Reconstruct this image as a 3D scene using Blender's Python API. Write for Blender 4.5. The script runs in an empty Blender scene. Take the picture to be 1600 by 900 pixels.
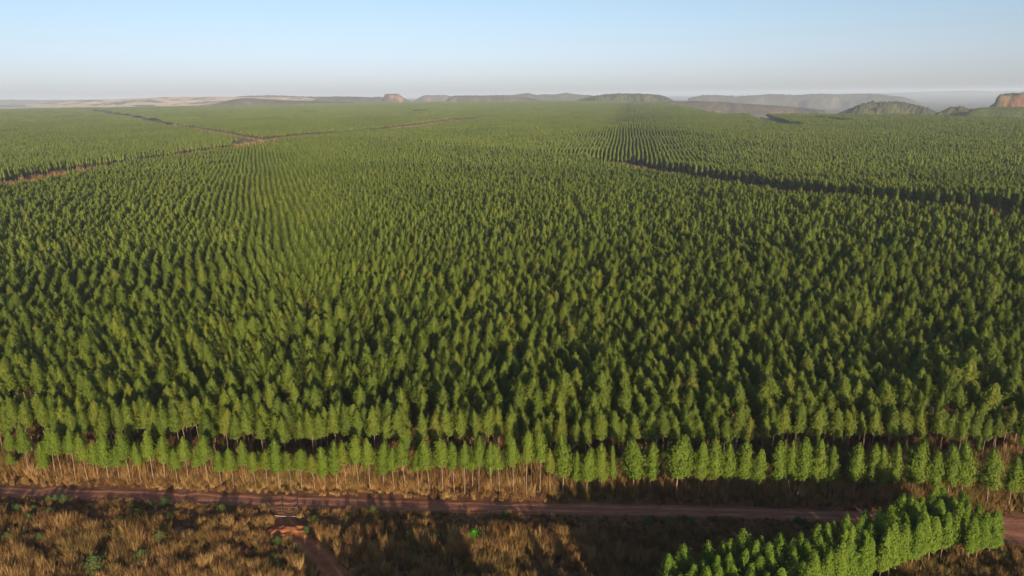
import bpy, math, random
import numpy as np
from mathutils import Matrix, Vector
rnd = random.Random(7)
rng = np.random.default_rng(11)
S = bpy.context.scene
COL = S.collection
PI = math.pi

# ------------------------------------------------------------------ camera, world, sun, exposure
H = 80.0; F = 1100.0
PITCH = math.atan(301.0/F); ROLL = 0.0095
fw = np.array([0, math.cos(PITCH), -math.sin(PITCH)])
r0 = np.array([1.0, 0, 0]); u0 = np.array([0, math.sin(PITCH), math.cos(PITCH)])
RT = r0*math.cos(ROLL) - u0*math.sin(ROLL)
UP = u0*math.cos(ROLL) + r0*math.sin(ROLL)
cd = bpy.data.cameras.new('camera'); cam = bpy.data.objects.new('camera', cd); COL.objects.link(cam)
cd.sensor_width = 36; cd.lens = 36*F/1600; cd.clip_start = 1; cd.clip_end = 120000
m = Matrix.Identity(4)
for i in range(3):
    m[i][0] = RT[i]; m[i][1] = UP[i]; m[i][2] = -fw[i]
m[0][3], m[1][3], m[2][3] = 0, 0, H
cam.matrix_world = m
S.camera = cam

SUN_EL = math.radians(11.6); SUN_AZ = math.radians(180-17.0)     # clockwise from +Y
sdir = Vector((math.sin(SUN_AZ)*math.cos(SUN_EL), math.cos(SUN_AZ)*math.cos(SUN_EL), math.sin(SUN_EL)))
sl = bpy.data.lights.new('sun', 'SUN'); sl.energy = 5.0; sl.angle = math.radians(0.53); sl.color = (1.0, 0.83, 0.60)
so = bpy.data.objects.new('sun', sl); COL.objects.link(so)
so.rotation_euler = sdir.to_track_quat('Z', 'Y').to_euler(); so.location = (0, 0, 200)
W = bpy.data.worlds.new('World'); S.world = W; W.use_nodes = True
nt = W.node_tree; bg = nt.nodes['Background']
sk = nt.nodes.new('ShaderNodeTexSky'); sk.sky_type = 'NISHITA'; sk.sun_disc = False
sk.sun_elevation = SUN_EL; sk.sun_rotation = SUN_AZ; sk.altitude = 400; sk.air_density = 1.0; sk.dust_density = 1.2; sk.ozone_density = 2.0
wc = nt.nodes.new('ShaderNodeTexCoord'); wz = nt.nodes.new('ShaderNodeSeparateXYZ'); nt.links.new(wc.outputs['Generated'], wz.inputs[0])
wr = nt.nodes.new('ShaderNodeValToRGB'); wr.color_ramp.elements.new(.5); wr.color_ramp.elements.new(.6); wr.color_ramp.elements.new(.7)      # air tint by height above the horizon, the same all round
for e_, (p_, c_) in zip(wr.color_ramp.elements, [(0.0, (.93, 1.04, 1.66)), (.034, (.83, .86, 1.33)), (.07, (.84, .82, 1.06)), (.12, (.87, .84, .95)), (.3, (.95, .91, .93))]): e_.position = p_; e_.color = (*c_, 1)
nt.links.new(wz.outputs[2], wr.inputs[0])
wm = nt.nodes.new('ShaderNodeVectorMath'); wm.operation = 'MULTIPLY'; nt.links.new(sk.outputs[0], wm.inputs[0]); nt.links.new(wr.outputs[0], wm.inputs[1])
nt.links.new(wm.outputs[0], bg.inputs[0]); bg.inputs[1].default_value = 0.115
vs = S.view_settings; vs.view_transform = 'Standard'; vs.look = 'None'; vs.exposure = 0.6; vs.gamma = 1; vs.use_curve_mapping = False
cy = S.cycles
cy.max_bounces = 4; cy.diffuse_bounces = 1; cy.glossy_bounces = 1; cy.transmission_bounces = 2; cy.volume_bounces = 1; cy.transparent_max_bounces = 4
cy.caustics_reflective = False; cy.caustics_refractive = False

# ------------------------------------------------------------------ terrain function
def smooth(a, b, t):
    t = np.clip((t-a)/(b-a), 0, 1); return t*t*(3-2*t)
def wob(x, y, s, seed=0):
    """cheap smooth noise in about -1..1"""
    r = np.random.default_rng(100+seed); o = 0
    for k in range(6):
        a = r.uniform(0, 2*PI); f = 2*PI/s*r.uniform(.6, 1.7); p = r.uniform(0, 2*PI)
        o = o + np.sin((x*math.cos(a)+y*math.sin(a))*f + p + 1.3*np.sin((x*math.sin(a)-y*math.cos(a))*f*.6+p*2))
    return o/3.2
PXK = [-2000, 0, 350, 560, 800, 900, 1000, 1050, 1090, 1130, 1300, 1600, 3000]
EDK = [5000, 5200, 5400, 5600, 5400, 5200, 4800, 3600, 2900, 2500, 2350, 2050, 2000]
HEK = [12, 15, 16, 21, 23, 22, 20, 20, 10, 3, 3, 2.5, 2]
DRK = [0, 0, 0, 0, 0, 0, -10, -40, -80, -105, -110, -110, -110]
def pxof(x, y):
    return 800 + F*math.cos(PITCH)**-1*x/np.maximum(y, np.abs(x)*.4+1)
def terrain(x, y):
    x = np.asarray(x, float); y = np.asarray(y, float)
    d = np.hypot(x, y); px = pxof(x, y)
    E = np.interp(px, PXK, EDK); he = np.interp(px, PXK, HEK); dr = np.interp(px, PXK, DRK)
    h = smooth(250, 900, d)*2.2*wob(x, y, 900, 1)*(1-smooth(2500, 5000, d)*.3)
    h = h + he*smooth(.25, 1, d/E)
    h = h + smooth(170, 300, d)*(10*np.exp(-((x-330)**2+(y-340)**2)/175**2) - 9*np.exp(-((x-130)**2+(y-860)**2)/300**2))
    s = smooth(1.0, 1.22, d/E)
    h = h + s*(dr-he*.6)
    h = h*(1-smooth(14000, 30000, d)*.95) + s*6*wob(x, y, 2600, 2)
    return h
def ray(px, py):
    return fw*F + RT*(px-800.0) - UP*(py-450.0)
def px2g(px, py, z=0.0):
    r = ray(px, py); t = (z-H)/r[2]; x, y = r[0]*t, r[1]*t
    for k in range(8):
        zz = float(terrain(x, y))+z; t = (zz-H)/r[2]; x, y = r[0]*t, r[1]*t
    return np.array([x, y])
def proj(x, y, z):
    q = np.stack([x, y, z-H], -1); dz = q@fw
    return 800+F*(q@RT)/dz, 450-F*(q@UP)/dz, dz
def poly(pts, z=0.0): return np.array([px2g(a, b, z) for a, b in pts])
def dist_poly(x, y, P):
    best = np.full(np.shape(x), 1e9)
    for a, b in zip(P[:-1], P[1:]):
        v = b-a; L = v@v; t = np.clip(((x-a[0])*v[0]+(y-a[1])*v[1])/L, 0, 1)
        best = np.minimum(best, np.hypot(x-a[0]-t*v[0], y-a[1]-t*v[1]))
    return best
def inside(x, y, P):
    c = np.zeros(np.shape(x), bool); n = len(P)
    for i in range(n):
        x1, y1 = P[i]; x2, y2 = P[(i+1) % n]
        k = ((y1 > y) != (y2 > y)) & (x < (x2-x1)*(y-y1)/((y2-y1) if y2 != y1 else 1e-9)+x1)
        c ^= k
    return c

# ------------------------------------------------------------------ object helpers
def link(o, parent=None):
    COL.objects.link(o)
    if parent is not None: o.parent = parent
    return o
def mesh_np(name, V, Fs, mats=None, mi=None, smoothf=None, attrs=None):
    """Fs: list of (n,k) int arrays"""
    me = bpy.data.meshes.new(name)
    Fs = [f for f in Fs if len(f)]
    nl = sum(f.size for f in Fs); nf = sum(len(f) for f in Fs)
    me.vertices.add(len(V)); me.vertices.foreach_set('co', np.asarray(V, np.float32).ravel())
    me.loops.add(nl); me.polygons.add(nf)
    li = np.concatenate([f.ravel() for f in Fs]).astype(np.int32)
    ks = np.concatenate([np.full(len(f), f.shape[1]) for f in Fs])
    me.loops.foreach_set('vertex_index', li)
    me.polygons.foreach_set('loop_start', np.concatenate([[0], np.cumsum(ks)[:-1]]).astype(np.int32))
    me.polygons.foreach_set('loop_total', ks.astype(np.int32))
    if mi is not None: me.polygons.foreach_set('material_index', np.asarray(mi, np.int32))
    if smoothf is not None: me.polygons.foreach_set('use_smooth', np.full(nf, smoothf))
    for mt in (mats or []): me.materials.append(mt)
    for k, v in (attrs or {}).items():
        a = me.attributes.new(k, 'FLOAT', 'POINT'); a.data.foreach_set('value', np.asarray(v, np.float32))
    me.update(calc_edges=True); me.validate()
    return me
def tag(o, label=None, cat=None, group=None, kind=None):
    if label: o['label'] = label
    if cat: o['category'] = cat
    if group: o['group'] = group
    if kind: o['kind'] = kind
    return o
class Geo:
    def __init__(s): s.V = []; s.T = []; s.Q = []; s.n = 0
    def add(s, V, T=None, Q=None):
        V = np.asarray(V, float).reshape(-1, 3); s.V.append(V)
        if T is not None and len(T): s.T.append(np.asarray(T)+s.n)
        if Q is not None and len(Q): s.Q.append(np.asarray(Q)+s.n)
        s.n += len(V)
    def arrays(s):
        V = np.concatenate(s.V); T = np.concatenate(s.T) if s.T else np.zeros((0, 3), int); Q = np.concatenate(s.Q) if s.Q else np.zeros((0, 4), int)
        return V, T, Q
    def mesh(s, name, mat, sm=False):
        V, T, Q = s.arrays(); return mesh_np(name, V, [T, Q], [mat], None, sm)
    def tube(s, pts, rad, sides=5):
        pts = np.asarray(pts, float); n = len(pts); V = []
        for i in range(n):
            t = pts[min(i+1, n-1)]-pts[max(i-1, 0)]; t = t/np.linalg.norm(t)
            a = np.cross(t, [0.3, .95, .1]); a /= np.linalg.norm(a); b = np.cross(t, a)
            for k in range(sides):
                q = 2*PI*k/sides; V.append(pts[i]+rad[i]*(a*math.cos(q)+b*math.sin(q)))
        Q = [[i*sides+k, i*sides+(k+1) % sides, (i+1)*sides+(k+1) % sides, (i+1)*sides+k] for i in range(n-1) for k in range(sides)]
        T = [[(n-1)*sides, (n-1)*sides+k, (n-1)*sides+k+1] for k in range(1, sides-1)]
        s.add(V, T, Q)

# ------------------------------------------------------------------ materials
def new_mat(name, rough=0.8, spec=0.2):
    mt = bpy.data.materials.new(name); mt.use_nodes = True; b = mt.node_tree.nodes['Principled BSDF']
    b.inputs['Roughness'].default_value = rough; b.inputs['Specular IOR Level'].default_value = spec
    return mt, mt.node_tree, b
def N(t, kind, **kw):
    n = t.nodes.new(kind)
    for k, v in kw.items(): setattr(n, k, v)
    return n
def ramp(t, fac, stops, interp='LINEAR'):
    r = N(t, 'ShaderNodeValToRGB'); cr = r.color_ramp; cr.interpolation = interp
    while len(cr.elements) < len(stops): cr.elements.new(.5)
    for e, (p, c) in zip(cr.elements, stops): e.position = p; e.color = (*c, 1)
    t.links.new(fac, r.inputs[0]); return r.outputs[0]
def mix(t, f, a, b, mode='MIX'):
    n = N(t, 'ShaderNodeMix', data_type='RGBA', blend_type=mode)
    for s, v in ((0, f), (6, a), (7, b)):
        if hasattr(v, 'is_output') or isinstance(v, bpy.types.NodeSocket): t.links.new(v, n.inputs[s])
        elif s == 0: n.inputs[0].default_value = v
        else: n.inputs[s].default_value = (*v, 1)
    return n.outputs[2]
def noise(t, scale, detail=4, rough=.6, co=None, dist=0):
    n = N(t, 'ShaderNodeTexNoise'); n.inputs['Scale'].default_value = scale; n.inputs['Detail'].default_value = detail
    n.inputs['Roughness'].default_value = rough; n.inputs['Distortion'].default_value = dist
    if co is None:
        co = N(t, 'ShaderNodeNewGeometry').outputs['Position']
    t.links.new(co, n.inputs['Vector']); return n.outputs[0]
def math_(t, op, a, b=None, c=None):
    n = N(t, 'ShaderNodeMath', operation=op)
    for i, v in enumerate((a, b, c)):
        if v is None: continue
        if isinstance(v, (int, float)): n.inputs[i].default_value = v
        else: t.links.new(v, n.inputs[i])
    return n.outputs[0]
def bump(t, b, h, strength, dist):
    n = N(t, 'ShaderNodeBump'); n.inputs['Strength'].default_value = strength; n.inputs['Distance'].default_value = dist
    t.links.new(h, n.inputs['Height']); t.links.new(n.outputs[0], b.inputs['Normal'])

def foliage(name, dark, mid, light, trans=.25):
    mt, t, b = new_mat(name, .65, .25)
    r = N(t, 'ShaderNodeObjectInfo').outputs['Random']
    at = N(t, 'ShaderNodeAttribute', attribute_name='tint').outputs['Fac']
    big = noise(t, .006, 3, .6)
    v = math_(t, 'ADD', math_(t, 'MULTIPLY', r, .45), math_(t, 'ADD', math_(t, 'MULTIPLY', at, .4), math_(t, 'MULTIPLY', math_(t, 'SUBTRACT', big, .32), .9)))
    c = ramp(t, v, [(0.05, dark), (.5, mid), (.98, light)])
    # a few trees lean to yellow or brown
    yel = ramp(t, math_(t, 'FRACT', math_(t, 'MULTIPLY', r, 37.7)), [(0, (0, 0, 0)), (.93, (0, 0, 0)), (1, (1, 1, 1))])
    c = mix(t, math_(t, 'MULTIPLY', yel, .35), c, (light[0]*1.35, light[1]*.82, light[2]*1.2))
    t.links.new(c, b.inputs['Base Color'])
    tr = N(t, 'ShaderNodeBsdfTranslucent'); t.links.new(mix(t, .5, c, (light[0]*1.2, light[1]*1.5, light[2]*.6)), tr.inputs[0])
    ms = N(t, 'ShaderNodeMixShader'); ms.inputs[0].default_value = trans
    t.links.new(b.outputs[0], ms.inputs[1]); t.links.new(tr.outputs[0], ms.inputs[2])
    t.links.new(ms.outputs[0], t.nodes['Material Output'].inputs[0])
    return mt
M_main = foliage('plantation_leaves', (.046, .072, .007), (.082, .113, .009), (.134, .158, .014), .08)
M_front = foliage('roadside_leaves', (.070, .112, .008), (.102, .148, .010), (.140, .180, .016), .18)
M_young = foliage('grove_leaves', (.070, .125, .007), (.102, .165, .009), (.142, .198, .015), .2)
M_bush = foliage('shrub_leaves', (.045, .072, .016), (.07, .10, .022), (.11, .13, .03))
M_bright = foliage('bright_shrub_leaves', (.06, .22, .004), (.08, .26, .006), (.1, .28, .01))
M_scrub = foliage('scrub_leaves', (.055, .075, .020), (.085, .095, .032), (.14, .12, .05))

def bark():
    mt, t, b = new_mat('eucalyptus_bark', .75, .2)
    tc = N(t, 'ShaderNodeTexCoord').outputs['Object']
    mp = N(t, 'ShaderNodeMapping'); mp.inputs['Scale'].default_value = (4, 4, .6); t.links.new(tc, mp.inputs[0])
    n = noise(t, 1.2, 4, .65, mp.outputs[0])
    t.links.new(ramp(t, n, [(.3, (.16, .09, .06)), (.5, (.30, .20, .14)), (.7, (.45, .33, .25))]), b.inputs['Base Color'])
    return mt
M_bark = bark()
def grass_mat(name, stops, green):
    mt, t, b = new_mat(name, .8, .15)
    r = N(t, 'ShaderNodeObjectInfo').outputs['Random']
    big = noise(t, .06, 4, .6)
    v = math_(t, 'ADD', math_(t, 'MULTIPLY', r, .6), math_(t, 'MULTIPLY', big, .45))
    c = ramp(t, v, stops)
    g = ramp(t, noise(t, .045, 3, .6), [(.5, (0, 0, 0)), (.66, (1, 1, 1))])
    c = mix(t, math_(t, 'MULTIPLY', g, .62), c, green)
    t.links.new(c, b.inputs['Base Color'])
    tr = N(t, 'ShaderNodeBsdfTranslucent'); t.links.new(c, tr.inputs[0])
    ms = N(t, 'ShaderNodeMixShader'); ms.inputs[0].default_value = .25
    t.links.new(b.outputs[0], ms.inputs[1]); t.links.new(tr.outputs[0], ms.inputs[2]); t.links.new(ms.outputs[0], t.nodes['Material Output'].inputs[0])
    return mt
M_grass = grass_mat('dry_grass', [(.15, (.11, .048, .020)), (.42, (.23, .12, .045)), (.72, (.42, .25, .085)), (1, (.58, .39, .17))], (.14, .13, .03))

def soil(name, c1, c2, c3, s=.5, bs=.3, track=False):
    mt, t, b = new_mat(name, .95, .1); co = None
    if track:
        mp = N(t, 'ShaderNodeMapping'); mp.inputs['Scale'].default_value = (.07, 1.9, 1); mp.inputs['Rotation'].default_value = (0, 0, .06); t.links.new(N(t, 'ShaderNodeNewGeometry').outputs['Position'], mp.inputs[0]); co = mp.outputs[0]
    n = noise(t, s*(3 if track else 1), 8, .7, co); n2 = noise(t, s*.12, 4, .6)
    c = ramp(t, n, [(.3, c1), (.5, c2), (.72, c3)]); c = mix(t, n2, c, mix(t, .5, c, c1), 'MIX')
    if track or name == 'orange_earth':      # compacted pale dust in the wheel tracks, broken up by washouts
        f = math_(t, 'MULTIPLY', N(t, 'ShaderNodeAttribute', attribute_name='track').outputs['Fac'], ramp(t, noise(t, .25, 5, .6), [(.35, (0, 0, 0)), (.6, (1, 1, 1))]))
        c = mix(t, math_(t, 'MULTIPLY', f, .55), c, tuple(min(1, q*1.35+.03) for q in c3))
        c = mix(t, math_(t, 'MULTIPLY', ramp(t, noise(t, .16, 4, .6), [(.55, (0, 0, 0)), (.68, (1, 1, 1))]), .5), c, c1)
    t.links.new(c, b.inputs['Base Color']); bump(t, b, noise(t, s*5, 6, .7), bs, .15)
    return mt
M_road = soil('red_dirt_road', (.18, .065, .035), (.35, .145, .085), (.45, .215, .135), .35, .6, True)
M_orange = soil('orange_earth', (.23, .07, .028), (.35, .125, .05), (.46, .19, .085), .6, .6)
def ground_mat():
    mt, t, b = new_mat('ground_soil', .95, .1)
    far = N(t, 'ShaderNodeAttribute', attribute_name='far').outputs['Fac']
    sand = N(t, 'ShaderNodeAttribute', attribute_name='sand').outputs['Fac']
    near = ramp(t, noise(t, .35, 8, .7), [(.3, (.10, .045, .025)), (.5, (.17, .08, .042)), (.7, (.25, .13, .07))])
    scr = ramp(t, noise(t, .004, 10, .68), [(.35, (.055, .062, .030)), (.5, (.105, .085, .050)), (.62, (.20, .12, .075)), (.75, (.34, .24, .15))])
    scr = mix(t, math_(t, 'MULTIPLY', ramp(t, noise(t, .03, 6, .7), [(.45, (0, 0, 0)), (.6, (1, 1, 1))]), .6), scr, (.055, .062, .028))
    snd = ramp(t, noise(t, .0022, 8, .6, dist=.5), [(.36, (.10, .085, .05)), (.45, (.46, .33, .20)), (.62, (.56, .42, .27)), (.72, (.20, .14, .08))])
    near = mix(t, N(t, 'ShaderNodeAttribute', attribute_name='dry').outputs['Fac'], near, ramp(t, noise(t, .12, 8, .7), [(.35, (.075, .06, .03)), (.5, (.16, .12, .07)), (.65, (.26, .20, .12))]))
    c = mix(t, far, near, mix(t, sand, scr, snd)); t.links.new(c, b.inputs['Base Color'])
    bump(t, b, noise(t, .8, 6, .7), .5, .25)
    return mt
M_ground = ground_mat()

# ------------------------------------------------------------------ ground
def build_ground():
    az = np.radians(np.concatenate([np.arange(-180, -50, 6), np.arange(-50, 50, .4), np.arange(50, 180, 6)]))
    rr = np.concatenate([np.linspace(0, 240, 9)[1:], np.geomspace(280, 1500, 34), np.geomspace(1550, 9000, 90), np.geomspace(9500, 40000, 26)])
    na, nr = len(az), len(rr)
    A, R = np.meshgrid(az, rr); X = R*np.sin(A); Y = R*np.cos(A); Z = terrain(X, Y)
    V = np.concatenate([np.stack([X.ravel(), Y.ravel(), Z.ravel()], 1), [[0, 0, 0]]])
    i, j = np.meshgrid(np.arange(nr-1), np.arange(na), indexing='ij'); j2 = (j+1) % na
    Q = np.stack([i*na+j, i*na+j2, (i+1)*na+j2, (i+1)*na+j], -1).reshape(-1, 4)[:, ::-1]
    c = nr*na; jj = np.arange(na); T = np.stack([np.full(na, c), jj, (jj+1) % na], -1)[:, ::-1]
    px = pxof(V[:, 0], V[:, 1]); d = np.hypot(V[:, 0], V[:, 1]); E = np.interp(px, PXK, EDK)
    far = smooth(.99, 1.02, d/E); sand = far*(1-smooth(430, 520, px))*(1-smooth(9500, 11000, d))*smooth(-400, 60, px)
    me = mesh_np('ground', V, [T, Q], [M_ground], None, True, {'far': far, 'sand': sand, 'dry': smooth(180, 320, d)})
    return tag(link(bpy.data.objects.new('ground', me)), kind='structure', label='flat reddish brown ground under the plantation, reaching the hazy horizon')
build_ground()

def strip(name, mat, up, lo, z, label, seg=90, crown=.05, edge_noise=.6):
    """a road sheet between two pixel edge lines"""
    xs = np.linspace(0, 1, seg)
    def samp(pts):
        P = poly(pts); L = np.concatenate([[0], np.cumsum(np.linalg.norm(np.diff(P, axis=0), axis=1))]); L /= L[-1]
        return np.stack([np.interp(xs, L, P[:, 0]), np.interp(xs, L, P[:, 1])], 1)
    A, B = samp(up), samp(lo); nv = 27; V = []; tr = []
    for k in range(seg):
        na = edge_noise*float(wob(A[k, 0], A[k, 1], 6, 31)); nb = edge_noise*float(wob(B[k, 0], 0, 7, 32))
        dirn = (B[k]-A[k])/max(np.linalg.norm(B[k]-A[k]), .01); a = A[k]+dirn*na; b = B[k]+dirn*nb
        for j in range(nv):
            t = j/(nv-1); p = a+(b-a)*t
            rut = -.045*(math.exp(-((t-.28)/.07)**2)+math.exp(-((t-.70)/.07)**2))
            zz = z + .045 + crown*math.sin(PI*t)+rut + .015*float(wob(p[0], p[1], 2.3, 5))
            if j in (0, nv-1): zz = z
            tr.append(math.exp(-((t-.28)/.07)**2)+math.exp(-((t-.70)/.07)**2))
            V.append((p[0], p[1], zz))
    i, j = np.meshgrid(np.arange(seg-1), np.arange(nv-1), indexing='ij')
    Q = np.stack([i*nv+j, (i+1)*nv+j, (i+1)*nv+j+1, i*nv+j+1], -1).reshape(-1, 4)[:, ::-1]
    me = mesh_np(name, V, [Q], [mat], None, True, {'track': tr})
    return tag(link(bpy.data.objects.new(name, me)), kind='structure', label=label), A, B
ROAD_UP = [(-260, 752), (0, 760.5), (200, 765), (400, 773), (600, 779), (800, 785), (1000, 789), (1200, 794), (1400, 801), (1600, 809), (1900, 822)]
ROAD_LO = [(-260, 770), (0, 777), (200, 784), (400, 793), (600, 799), (800, 804), (1000, 807), (1200, 811), (1400, 822), (1550, 846), (1900, 900)]
_, RA, RB = strip('dirt_road', M_road, ROAD_UP, ROAD_LO, .006, 'straight red dirt road running between the dry grass and the plantation')
ROADP = np.concatenate([RA, RB[::-1]])
TR_L = [(424, 795), (428, 812), (424, 828), (450, 845), (470, 866), (500, 905), (540, 960)]
TR_R = [(462, 797), (464, 812), (484, 824), (486, 838), (512, 858), (545, 888), (585, 960)]
_, TA, TB = strip('dirt_track', M_orange, TR_L, TR_R, .014, 'orange dirt track bending down from the red road into the dry grass', seg=60)
TRP = np.concatenate([TA, TB[::-1]])

# ------------------------------------------------------------------ tree geometry
def leaves(P, out, L, Wd, r, blend=.68):
    """rhombus leaf sprays at points P with a normal between 'out' and random"""
    n = len(P); rd = r.normal(size=(n, 3)); rd /= np.linalg.norm(rd, axis=1)[:, None]
    nn = out*blend+rd*(1-blend); nn /= np.linalg.norm(nn, axis=1)[:, None]
    t = r.normal(size=(n, 3)); t[:, 2] -= .5; t -= nn*(t*nn).sum(1)[:, None]; t /= np.linalg.norm(t, axis=1)[:, None]
    b = np.cross(nn, t); L = L*r.uniform(.6, 1.3, (n, 1)); Wd = Wd*r.uniform(.7, 1.3, (n, 1))
    V = np.stack([P-t*L*.5, P+b*Wd*.5+nn*L*.06, P+t*L*.5, P-b*Wd*.5+nn*L*.06], 1).reshape(-1, 3)
    return V, np.arange(4*n).reshape(n, 4)
def prof(t, kind):
    if kind == 'cone': return np.clip(1-t, 0, 1)**.7*np.clip(t/.16+.42, 0, 1)*1.1
    if kind == 'oval': return np.clip(1-t, 0, 1)**.5*np.clip(t/.34+.4, 0, 1)*1.04
    return np.clip(1-t, 0, 1)**.48*np.clip(t/.3+.5, 0, 1)
def lump(seed, la=1.0):
    r = np.random.default_rng(seed+7000); A = [(r.integers(1, 5), r.uniform(3, 11), r.uniform(0, 6.28), r.uniform(0, 6.28)) for _ in range(5)]
    return lambda t, q: 1+.075*la*sum(np.sin(k*q+p)*np.sin(f*t+p2) for k, f, p, p2 in A)
def crown(h0, h1, R, kind, nclu, nleaf, L, Wd, seed, core=.8, rings=9, sides=9, la=1.0, tip=.28):
    """a leafy envelope: sprays over an uneven pointed surface, some branch tips sticking out, a dense inside"""
    r = np.random.default_rng(seed); g = Geo(); lean = r.normal(size=2)*.02*h1; lm = lump(seed, la)
    tt = r.uniform(0, 1, nleaf*6); tt = tt[r.random(nleaf*6) < prof(tt, kind)*.85+.06][:nleaf]; n = len(tt)
    ang = r.uniform(0, 2*PI, n); rad = R*prof(tt, kind)*lm(tt, ang)*r.uniform(.74, 1.06, n)
    k = r.random(n) < tip                                     # leaves gathered on branch tips
    tc = r.uniform(.02, .85, nclu); ac = np.arange(nclu)*2.39996+r.uniform(0, 1, nclu); rc = R*prof(tc, kind)*r.uniform(.85, 1.1, nclu)
    P = np.stack([rad*np.cos(ang), rad*np.sin(ang), h0+(h1-h0)*tt-.12*rad+r.normal(size=n)*.12], 1)
    c = r.integers(0, nclu, n); C = np.stack([rc*np.cos(ac), rc*np.sin(ac), h0+(h1-h0)*tc-.1*rc], 1)[c]+r.normal(size=(n, 3))*R*.14
    P[k] = C[k]; P[:, :2] += lean*tt[:, None]
    out = P.copy(); out[:, 2] = 0; out /= np.linalg.norm(out, axis=1)[:, None]+.15; out[:, 2] = .55+.5*tt; out /= np.linalg.norm(out, axis=1)[:, None]
    V, Q = leaves(P, out, L, Wd, r); g.add(V, None, Q)
    if core: blob(g, h0, h1-.04*(h1-h0), R*core, kind, rings, sides, r, lean, .05, lm)
    return g
def blob(g, h0, h1, R, kind, rings, sides, r, lean=(0, 0), amp=.22, lm=None):
    V = []
    for i in range(rings):
        t = i/(rings-1)
        for k in range(sides):
            q = 2*PI*(k+.5*(i % 2))/sides; rr = R*max(float(prof(np.array(t), kind)), .04)*(1+amp*r.normal())*(1 if lm is None else float(lm(t, q)))
            V.append((rr*math.cos(q)+lean[0]*t, rr*math.sin(q)+lean[1]*t, h0+(h1-h0)*t+(amp*.5*R*r.normal() if 0 < i < rings-1 else 0)))
    Q = [[i*sides+k, i*sides+(k+1) % sides, (i+1)*sides+(k+1) % sides, (i+1)*sides+k] for i in range(rings-1) for k in range(sides)]
    n = len(V); V.append((lean[0], lean[1], h1+.04*(h1-h0))); V.append((0, 0, h0))
    T = [[(rings-1)*sides+k, (rings-1)*sides+(k+1) % sides, n] for k in range(sides)]+[[(k+1) % sides, k, n+1] for k in range(sides)]
    g.add(V, T, Q)
def trunk(h0, h1, R, seed, r0=.095, limbs=7, sides=5):
    r = np.random.default_rng(seed+500); g = Geo(); top = h0+.62*(h1-h0); n = 6
    wx = np.cumsum(r.normal(size=(n, 2))*.07, 0); wx -= wx[0]
    z = np.linspace(-.1, top, n)
    g.tube(np.column_stack([wx, z]), np.linspace(r0, r0*.25, n), sides)
    for i in range(limbs):
        t = .02+.75*i/limbs; zz = h0*.85+(top-h0*.85)*t; a = i*2.4+r.uniform(0, .8); l = R*r.uniform(.5, .85)*(1-.6*t)
        bx = np.array([np.interp(zz, z, wx[:, 0]), np.interp(zz, z, wx[:, 1]), zz])
        g.tube([bx, bx+[l*.5*math.cos(a), l*.5*math.sin(a), l*.45], bx+[l*math.cos(a), l*math.sin(a), l*.75]], [r0*.35, r0*.25, r0*.1], 3)
    return g
def joined(name, crown_g, trunk_g, mf, tint=None):
    V1, T1, Q1 = crown_g.arrays(); Vs = [V1]; n = len(V1); T, Q = T1, Q1; mt = np.zeros(len(T1), int); mq = np.zeros(len(Q1), int)
    if trunk_g is not None:
        V2, T2, Q2 = trunk_g.arrays(); Vs.append(V2)
        T = np.concatenate([T1, T2+n]); Q = np.concatenate([Q1, Q2+n]); mt = np.concatenate([mt, np.ones(len(T2), int)]); mq = np.concatenate([mq, np.ones(len(Q2), int)])
    V = np.concatenate(Vs); tt = np.full(len(V), .5) if tint is None else tint
    me = mesh_np(name, V, [T, Q], [mf, M_bark], np.concatenate([mt, mq]) if len(T) else mq, True, {'tint': tt})
    return me
def with_tint(me, v=.5):
    a = me.attributes.new('tint', 'FLOAT', 'POINT'); a.data.foreach_set('value', np.full(len(me.vertices), v, np.float32)); return me

# species tables: heights are for scale 1
KINDS = {'plantation': (M_main, 8.1, 14.7, 1.7, 'cone'), 'roadside': (M_front, 5.3, 12.0, 1.8, 'oval'), 'grove': (M_young, 3.2, 10.5, 1.45, 'oval')}
PROTO = {}
for kn, (mf, h0, h1, R, sh) in KINDS.items():
    L = []
    for s in range(6):
        rs = np.random.default_rng(s+40); gv = kn == 'grove'; a0 = h0*(rs.uniform(.78, 1.14) if kn != 'roadside' else rs.uniform(.68, .85) if s < 3 else rs.uniform(1.08, 1.28)); a1 = h1*rs.uniform(.95, 1.05); rr = R*rs.uniform(.9, 1.12)
        sh2 = ('cone', 'cone', 'full', 'cone', 'oval', 'cone')[s] if kn == 'plantation' else (('oval', 'full', 'oval', 'cone', 'full', 'oval')[s] if kn == 'roadside' else sh)
        cg = crown(a0, a1, rr, sh2, 30, 2300, .34, .19, s+1, .76 if gv else .66, 9, 9, 1.2 if gv else 1.6 if kn == 'plantation' else 2.1, .25 if gv else .42)
        tg = trunk(a0, a1, rr, s)
        L.append((cg, tg, with_tint(cg.mesh(kn+'_crown', mf, True)), tg.mesh(kn+'_trunk', M_bark, True), a1))
    PROTO[kn] = L

def tree_object(name, kn, variant, x, y, scale, width, rz, label, cat, group):
    cg, tg, cm, tm, a1 = PROTO[kn][variant]
    e = bpy.data.objects.new(name, None); e.empty_display_size = 1; link(e)
    e.location = (x, y, float(terrain(x, y))); e.rotation_euler = (rnd.gauss(0, .028), rnd.gauss(0, .028), rz); e.scale = (scale*width, scale*width, scale)
    tag(e, label, cat, group)
    link(bpy.data.objects.new('trunk', tm), e); link(bpy.data.objects.new('crown', cm), e)
    return e
def ordinal(n):
    return '%d%s' % (n, 'th' if 10 <= n % 100 <= 20 else {1: 'st', 2: 'nd', 3: 'rd'}.get(n % 10, 'th'))

used = []     # ground spots of hand placed trees
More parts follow.
